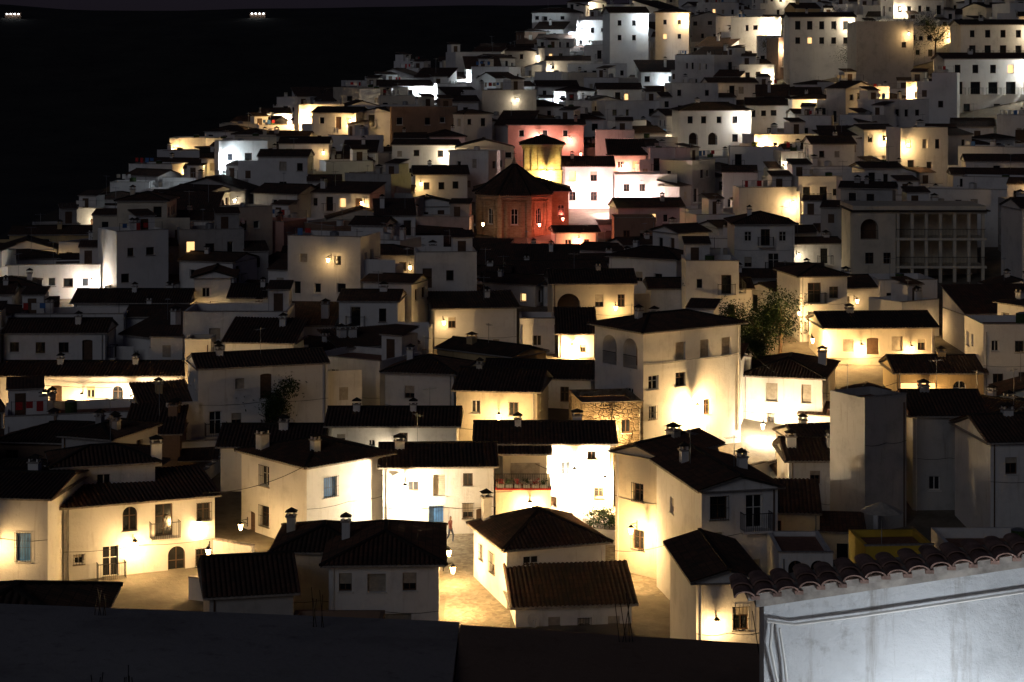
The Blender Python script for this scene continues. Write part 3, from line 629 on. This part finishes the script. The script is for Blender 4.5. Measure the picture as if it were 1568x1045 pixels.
for f in F2:
    if n>=42: break
    k_=R.choice([-.4,.4,.1]); px=f[0]+f[2]*.9-f[3]*k_*f[5];py=f[1]+f[3]*.9+f[2]*k_*f[5]
    if abs(px)>py*.28: continue
    dm=5+py*.03
    if any((px-a)**2+(py-b_)**2<dm*dm for a,b_ in LP): continue
    if overlooked(px,py,f[4]-2.1): continue
    c_=R.choice([WARM,WARM,WARM,NEU]) if py<330 else R.choice([COOL,NEU,NEU,WARM])
    pw=R.choice([.08,.15,.3,.7])*450*(py/230)**1.6
    if px<-18: pw*=.5
    lamp(px,py,f[4]-1.2,pw,c_,(f[2],f[3]),.9); n+=1
print('lamps',len(LP))
# ------------------------------------------------------------------ plaza paving, garden, low wall
m,t,b=nt('stone_paving'); v_=coords(t,rand=False); vo=t.nodes.new('ShaderNodeTexVoronoi'); vo.inputs['Scale'].default_value=4; t.links.new(v_,vo.inputs['Vector'])
c=mixc(t,ramp(t,vo.outputs['Color'],[(.2,(.22,.19,.14)),(.8,(.36,.32,.25))]),ramp(t,noisen(t,v_,1,7),[(.3,(.5,.45,.4)),(.7,(1,1,1))]),.9); t.links.new(c,b.inputs['Base Color']); b.inputs['Roughness'].default_value=.8; bump(t,b,vo.outputs['Distance'],.8,.05)
PAVE=m
mb=MB()
def ribbon(pts,wd):
    for (x0,y0),(x1,y1) in zip(pts,pts[1:]):
        d=V((x1-x0,y1-y0,0)).normalized(); n=V((-d.y,d.x,0))*wd/2; k=max(1,int(abs(y1-y0)/4))
        for i in range(k):
            a=(x0+(x1-x0)*i/k,y0+(y1-y0)*i/k); c=(x0+(x1-x0)*(i+1)/k,y0+(y1-y0)*(i+1)/k)
            q=[(a[0]-n.x,a[1]-n.y),(a[0]+n.x,a[1]+n.y),(c[0]+n.x,c[1]+n.y),(c[0]-n.x,c[1]-n.y)]
            mb.face([(p[0],p[1],T(*p)+.03) for p in q],0)
ribbon([(-2,98),(-2,116)],3.8)
q=[(-12,116.004),(10,116.004),(9,135),(-12,129)]; mb.face([(p[0],p[1],T(*p)+.034) for p in q],0)
mb.build('cobbled_street',[PAVE])
# low whitewashed garden and street walls
def gwall(x0,y0,x1,y1,h,mat='white'):
    mb=MB(); k=4; U=V((x1-x0,y1-y0,0)); L=U.length; U.normalize(); N=V((-U.y,U.x,0))*.14
    for i in range(k):
        a=V((x0,y0,0))+U*L*i/k; c=V((x0,y0,0))+U*L*(i+1)/k; za=T(a.x,a.y)
        q=[(a-N),(c-N),(c+N),(a+N)]
        o=V((x0,y0,0)); mb.hexa([(p-o+V((0,0,za-2))) for p in q]+[(p-o+V((0,0,za+h))) for p in q],0)
        N2=N*1.4; q=[(a-N2),(c-N2),(c+N2),(a+N2)]; mb.hexa([(p-o+V((0,0,za+h+.002))) for p in q]+[(p-o+V((0,0,za+h+.07))) for p in q],1)
    mb.build('garden_wall',[WALL[mat],COMMON[GS-1]],(x0,y0,0))
gwall(-7.4,118.5,-4.6,121,1.1); gwall(-19,115.5,-14,113.6,1.3); gwall(0,120,.2,126,.9); gwall(-21,124,-16,121,1.6); gwall(16,141,21,146,1.2); gwall(9,142,14,146,1.4); gwall(-14.5,120.5,-9,122.5,1.0)
for i in range(55):
    y_=R.uniform(120,235); x_=R.uniform(-y_*.25,y_*.25)
    b_,lo_=blocked(x_,y_,.5)
    if b_ : continue
    a=R.uniform(-.5,.5)+R.choice([0,0,1.57]); L=R.uniform(3,7); gwall(x_,y_,x_+L*math.cos(a),y_+L*math.sin(a),R.uniform(.9,2.2))
def leafmesh(n,r,sz,seed,flat=.8):
    rr=random.Random(seed); mb=MB(); cl=[V((rr.gauss(0,.5),rr.gauss(0,.5),rr.gauss(0,.4)))*r for _ in range(9)]
    for i in range(n):
        c=rr.choice(cl)+V((rr.gauss(0,.28),rr.gauss(0,.28),rr.gauss(0,.22)))*r
        a=V((rr.gauss(0,1),rr.gauss(0,1),rr.gauss(0,1))).normalized(); b_=a.cross(V((rr.gauss(0,1),rr.gauss(0,1),rr.gauss(0,1)))).normalized(); s_=sz*rr.uniform(.6,1.3)
        mb.face([c,c+a*s_+b_*s_*.35,c+a*s_*2,c+a*s_-b_*s_*.35],rr.choice([0,0,1]))
    return mb
LEAF=[plain('leaf_dark',(.03,.055,.02),.7,0,.5,3),plain('leaf_light',(.042,.07,.022),.6,0,.5,3),plain('bark',(.09,.06,.04),.9,0,.4,8)]
for m in LEAF: m.node_tree.nodes['Principled BSDF'].inputs['Specular IOR Level'].default_value=.1
def tree(x,y,h,r,seed,z=None,name='tree'):
    z=T(x,y) if z is None else z; rr=random.Random(seed)
    mb=leafmesh(5200,r,.12,seed); mb.v=[(a,b_,c+h-r*.8) for a,b_,c in mb.v]
    mb.cyl((0,0,-.3),(.1,0,h*.5),.2,.12,8,2)
    for i in range(7):
        a=rr.uniform(0,6.28); mb.cyl((.1,0,h*.45),(r*.7*math.cos(a),r*.7*math.sin(a),h-r*.8+rr.uniform(-.3,.6)*r),.08,.02,6,2)
    mb.build(name,LEAF,(x,y,z))
for i,(x_,y_,h_,r_) in enumerate([(22,172,6.2,2.5),(19.3,175,5.8,2.4),(24.2,177,5.4,2.0),(64,352,9,4),(70,356,10,4.5),(60,366,9,4),(76,352,9,3.6),(80,290,7,3),(-44,215,5,2),(53,380,9,4),(44,236,5,2),(12.5,141,3.2,1.3),(-18,150,4,1.6),(20.5,168,4.4,1.9)]): tree(x_,y_,h_,r_,i+3)
# raised garden bed
e=empty('raised_garden_bed',(4.6,126,T(5.2,127))); mb=MB(); P=[]
for i in range(17):
    a=math.pi*(1+i/16); P.append((2.4+2.5*math.cos(a),2.2+1.9*math.sin(a)))
P=[(-.1,4.6)]+P+[(4.9,4.6)]
for (x0,y0),(x1,y1) in zip(P,P[1:]): mb.hexa([(x0,y0,-.3),(x1,y1,-.3),(x1*.93+.17,y1*.9+.3,-.3),(x0*.93+.17,y0*.9+.3,-.3),(x0,y0,1.1),(x1,y1,1.1),(x1*.93+.17,y1*.9+.3,1.1),(x0*.93+.17,y0*.9+.3,1.1)],0)
mb.build('retaining_wall',[WALL['white']],parent=e)
mb=MB(); mb.face([(p[0],p[1],.95) for p in P],0); mb.build('soil',[EARTH],parent=e)
for i in range(9):
    mb=leafmesh(380,.55,.09,50+i); mb.v=[(a+.7+i*.42,b_+2.0+(i%3)*.8,c+1.35+.1*(i%2)) for a,b_,c in mb.v]; mb.build('shrub_%d'%i,LEAF,parent=e)
e=empty('balcony_planter_boxes',(-1.1,131,-28.2)); mb=MB()
for i in range(6): mb.box(.1+i*.58,-.32,.0,.56+i*.58,-.05,.22,TR)
mats=[WALL['white']]+COMMON
for i in range(25): mb.bar((-.02+i*.155,-.4,-.05),(-.02+i*.155,-.4,.95),.02,IR)
mb.bar((-.05,-.4,.95),(3.75,-.4,.95),.04,IR); mb.box(-.05,-.45,-.12,3.75,0,-.02,RD)
mb.build('boxes_and_railing',mats,parent=e)
for i in range(6):
    lm=leafmesh(160,.22,.06,80+i); lm.v=[(a+.33+i*.58,b_-.18,c+.38) for a,b_,c in lm.v]; lm.build('geranium_%d'%i,[COMMON[RD-1] if i%2==0 else LEAF[1],LEAF[0],LEAF[2]],parent=e)
mb=MB(); mb.cyl((0,0,0),(0,0,2.3),.03,.03,8,0); mb.cyl((0,0,1.95),(0,0,2.5),1.3,.05,8,1,False); mb.build('parasol',[COMMON[GV-1],plain('canvas',(.55,.5,.42),.9)],(21.5,114,-27.9))
# ------------------------------------------------------------------ pedestrian
def person(x,y,z,rot):
    J=[((0,0,.98),.125),((0,.01,1.15),.115),((0,.02,1.36),.14),((0,.01,1.50),.055),((0,-.01,1.60),.085),((0,-.01,1.70),.09),((0,0,1.76),.06),
     ((.09,0,.93),.1),((.11,-.16,.52),.065),((.11,-.10,.1),.045),((.11,-.24,.05),.04),
     ((-.09,0,.93),.1),((-.11,.06,.52),.065),((-.11,.30,.16),.045),((-.11,.22,.05),.04),
     ((.19,.02,1.42),.06),((.25,.12,1.16),.045),((.24,.04,.93),.035),((.24,-.02,.85),.03),
     ((-.19,.02,1.42),.06),((-.25,-.08,1.16),.045),((-.23,-.24,.98),.035),((-.22,-.31,.95),.03)]
    E=[(0,1),(1,2),(2,3),(3,4),(4,5),(5,6),(0,7),(7,8),(8,9),(9,10),(0,11),(11,12),(12,13),(13,14),(2,15),(15,16),(16,17),(17,18),(2,19),(19,20),(20,21),(21,22)]
    me=bpy.data.meshes.new('pedestrian'); me.from_pydata([j[0] for j in J],E,[]); o=bpy.data.objects.new('pedestrian',me); sc.collection.objects.link(o)
    md=o.modifiers.new('skin','SKIN')
    for i,sv in enumerate(me.skin_vertices[0].data): sv.radius=(J[i][1],J[i][1]*.85); sv.use_root=(i==0)
    sb=o.modifiers.new('sub','SUBSURF'); sb.levels=2; sb.render_levels=2; md.use_smooth_shade=True
    m,t,b=nt('clothes_and_skin'); tc=t.nodes.new('ShaderNodeTexCoord'); sp=t.nodes.new('ShaderNodeSeparateXYZ'); t.links.new(tc.outputs['Object'],sp.inputs[0])
    mr=t.nodes.new('ShaderNodeMath'); mr.operation='DIVIDE'; mr.inputs[1].default_value=2; t.links.new(sp.outputs[2],mr.inputs[0])
    r=t.nodes.new('ShaderNodeValToRGB'); r.color_ramp.interpolation='CONSTANT'; e=r.color_ramp.elements
    for p in(.2,.5,.7): e.new(p)
    for i,(p,c) in enumerate([(0,(.03,.03,.03)),(.05,(.04,.05,.09)),(.49,(.25,.06,.05)),(.755,(.45,.27,.19)),(.86,(.03,.02,.015))]): e[i].position=p; e[i].color=(*c,1)
    t.links.new(mr.outputs[0],r.inputs[0]); t.links.new(r.outputs[0],b.inputs['Base Color']); me.materials.append(m)
    o.location=(x,y,z); o.rotation_euler=(0,0,rot)
person(-4.0,127.4,T(-4.0,127.4)+.04,math.radians(60))
# ------------------------------------------------------------------ overhead cables
mb=MB()
for p,q,sg in [((-19,120,-26.2),(-13,126,-25.6),.5),((-8.6,129,-27),(0,131,-28.5),.4),((9,121,-26),(1,135.3,-27.2),.7),((17.8,156,-24),(18,158,-26),.2),((-27,160,-24),(-13,141,-27),1),((18.1,155.6,-21.5),(22,158,-25.2),.5),((6,113.8,-28.2),(10.4,109.5,-26),.4),((-40,159.8,-26),(-27,159.8,-26.2),.2),((25.1,158.3,-26.5),(31.8,161.8,-26.2),.3)]:
    pr=None
    for i in range(13):
        k=i/12; c=V(p).lerp(V(q),k)-V((0,0,sg*4*k*(1-k)))
        if pr is not None: mb.bar(pr,c,.03,0)
        pr=c
mb.build('overhead_cables',[IRON])
# ------------------------------------------------------------------ near buildings
CONC=wallmat('weathered_concrete',(.38,.38,.38),.8,(.3,.28,.26))
e=empty('flat_roofed_building',(0,0,0)); mb=MB()
def slab(x0,x1,za,zb,zc,y0,y1,mat):
    mb.hexa([(x0,y0,-14),(x1,y0,-14),(x1,y1,-14),(x0,y1,-14),(x0,y0,zc),(x1,y0,zc-.2),(x1,y1,zb),(x0,y1,za)],mat)
slab(-14,-.8,-8.0,-8.52,-7.4,17,30,0); mb.build('walls_and_roof',[CONC],parent=e)
mb=MB(); slab(-.78,7,-8.45,-8.95,-8.3,17,29.6,0); mb.build('shadow_toned_roof',[WALL['brown']],parent=e)  # brown holds the maroon band and the shadow painted over this end
mb=MB()
for x_,y_ in((-6.3,29.5),(-3.0,29.3),(-5.1,25.5),(-5.4,25.2),(1.6,29.2),(3.6,28.5)):
    for i in range(5): mb.bar((x_+i*.05,y_,-8.6),(x_+i*.05+R.uniform(-.12,.12),y_,-8.05+R.uniform(0,.25)),.012,0)
mb.build('rebar_stubs',[IRON],parent=e)
H('tiled_house',-19.0,62,5.4,6,4,-27,-18.3,'hip',chim=(),wall='brown')
# coping wall
e=empty('plastered_wall_with_tile_coping',(2.62,21,-5.62)); sl=.15
PLA=wallmat('pale_rendered_wall',(.64,.66,.68),.95,(.32,.26,.20))
mb=MB(); Ln=6.0
mb.hexa([(.08,0,-8),(Ln,0,-8),(Ln,.4,-8),(.08,.4,-8),(.08,0,-.16+.0),(Ln,0,-.16+Ln*sl),(Ln,.4,-.16+Ln*sl),(.08,.4,-.16)],0); mb.build('wall',[PLA],parent=e)
mb=MB()
for o_,za,zb in((.05,-.18,-.10),(.10,-.10,-.03)):
    mb.hexa([(.08-o_*1.8,-o_,za),(Ln,-o_,za+Ln*sl),(Ln,.4+o_,za+Ln*sl),(.08-o_*1.8,.4+o_,za),(.08-o_*1.8,-o_,zb),(Ln,-o_,zb+Ln*sl),(Ln,.4+o_,zb+Ln*sl),(.08-o_*1.8,.4+o_,zb)],0)
mb.build('cornice',[COMMON[GS-1]],parent=e)
mb=MB(); x_=-.14
while x_<Ln:
    dz=x_*sl+R.uniform(-.012,.012); tw=R.uniform(-.03,.03)
    for (ya,yb,ra,rb,up) in((-.15,.2,.118,.098,.0),(.12,.56,.118,.098,.025)):
        pr=None
        for i in range(11):
            an=math.pi*i/10
            def pt(yy,rr,ad=0): return V((x_+tw*yy-math.cos(an)*(rr+ad),yy,dz-.035+up+math.sin(an)*(rr+ad)*.6))
            cur=(pt(ya,ra),pt(yb,rb),pt(ya,ra,-.022),pt(yb,rb,-.022))
            if pr:
                mb.face([pr[0],cur[0],cur[1],pr[1]],0); mb.face([pr[2],cur[2],cur[0],pr[0]],0); mb.face([pr[2],cur[2],cur[3],pr[3]],0)
            pr=cur
    mb.box(x_+.07,-.13,dz-.06,x_+.16,.55,dz-.02,0)
    x_+=.232
TILE=plain('old_clay_tile',(.30,.19,.155),.9,0,.6,5)
mb.build('coping_tiles',[TILE],parent=e)
mb=MB()
for pts in ([(.16,-.05,-.35),(.14,-.06,-.6),(.20,-.05,-.9),(.26,-.05,-1.15)],[(.10,-.06,-.32),(.4,-.05,-.36),(1.1,-.05,-.27),(2.6,-.05,-.05),(6,-.05,.46)],[(.24,-.05,-.4),(.3,-.05,-.8),(.33,-.06,-1.1)]):
    for a,b_ in zip(pts,pts[1:]): mb.cyl(a,b_,.016,.016,6,0)
mb.build('cable_conduit',[COMMON[TR-1]],parent=e)
mb=MB(); mb.cyl((0,0,-6.5),(0,0,0),.06,.04,10,0); mb.cyl((0,0,.3),(0,0,.42),.22,.05,8,0); mb.cyl((0,0,0),(0,0,.3),.08,.18,8,1)
o=mb.build('street_lamp',[IRON,lampglass(COOL)],(4.7,19.0,-7.5))
l=bpy.data.lights.new('street_light','POINT'); l.energy=165; l.color=(.86,.93,1); l.shadow_soft_size=.2; lo=bpy.data.objects.new('street_light',l); sc.collection.objects.link(lo); lo.parent=o; lo.location=(0,.28,.2)
for (x_,y_) in((-292,2250),(-573,2250)):
    z_=T(x_,y_); mb=MB(); mb.box(-9,0,-2,9,8,5,0); mb.face([(-9.4,-.4,5),(9.4,-.4,5),(9.4,4,7),(-9.4,4,7)],0)
    for i in range(4):
        xx=-6.5+i*4.4; mb.bar((xx,-.6,-1),(xx,-.6,6),.2,0); mb.cyl((xx-.8,-1.0,5.2),(xx+.8,-1.0,5.2),.6,.6,8,1)
    mb.build('distant_farmstead',[WALL['brown'],emis('floodlight_glass',(.9,.95,1),12)],(x_,y_,z_))
# ------------------------------------------------------------------ world, added wall fill, camera
w=bpy.data.worlds.new('World'); sc.world=w; w.use_nodes=True; t=w.node_tree; bg=t.nodes['Background']
sky=t.nodes.new('ShaderNodeTexSky'); sky.sky_type='NISHITA'; sky.sun_disc=False; sky.sun_elevation=math.radians(24); sky.sun_rotation=math.radians(205)
mx=t.nodes.new('ShaderNodeMix'); mx.data_type='RGBA'; mx.blend_type='MULTIPLY'; mx.inputs[0].default_value=1; mx.inputs[7].default_value=(.9,.72,1.45,1)
t.links.new(sky.outputs[0],mx.inputs[6]); t.links.new(mx.outputs[2],bg.inputs[0]); bg.inputs[1].default_value=.0016
l=bpy.data.lights.new('wall_fill_sun','SUN'); l.energy=.11; l.angle=math.radians(25); l.color=(.92,.95,1)  # added weak sun, standing in for scattered street light on unlit walls
lo=bpy.data.objects.new('wall_fill_sun',l); sc.collection.objects.link(lo)
d=V((.42,.9,-.44)); lo.rotation_euler=d.to_track_quat('-Z','Y').to_euler()
cam=bpy.data.cameras.new('camera'); cam.sensor_width=36; cam.lens=68.9; cam.shift_y=-.2695; cam.clip_start=.5; cam.clip_end=12000
co=bpy.data.objects.new('camera',cam); sc.collection.objects.link(co); co.location=(0,0,0); co.rotation_euler=(math.pi/2,0,0); sc.camera=co
sc.view_settings.view_transform='Standard'; sc.view_settings.look='None'; sc.view_settings.exposure=0
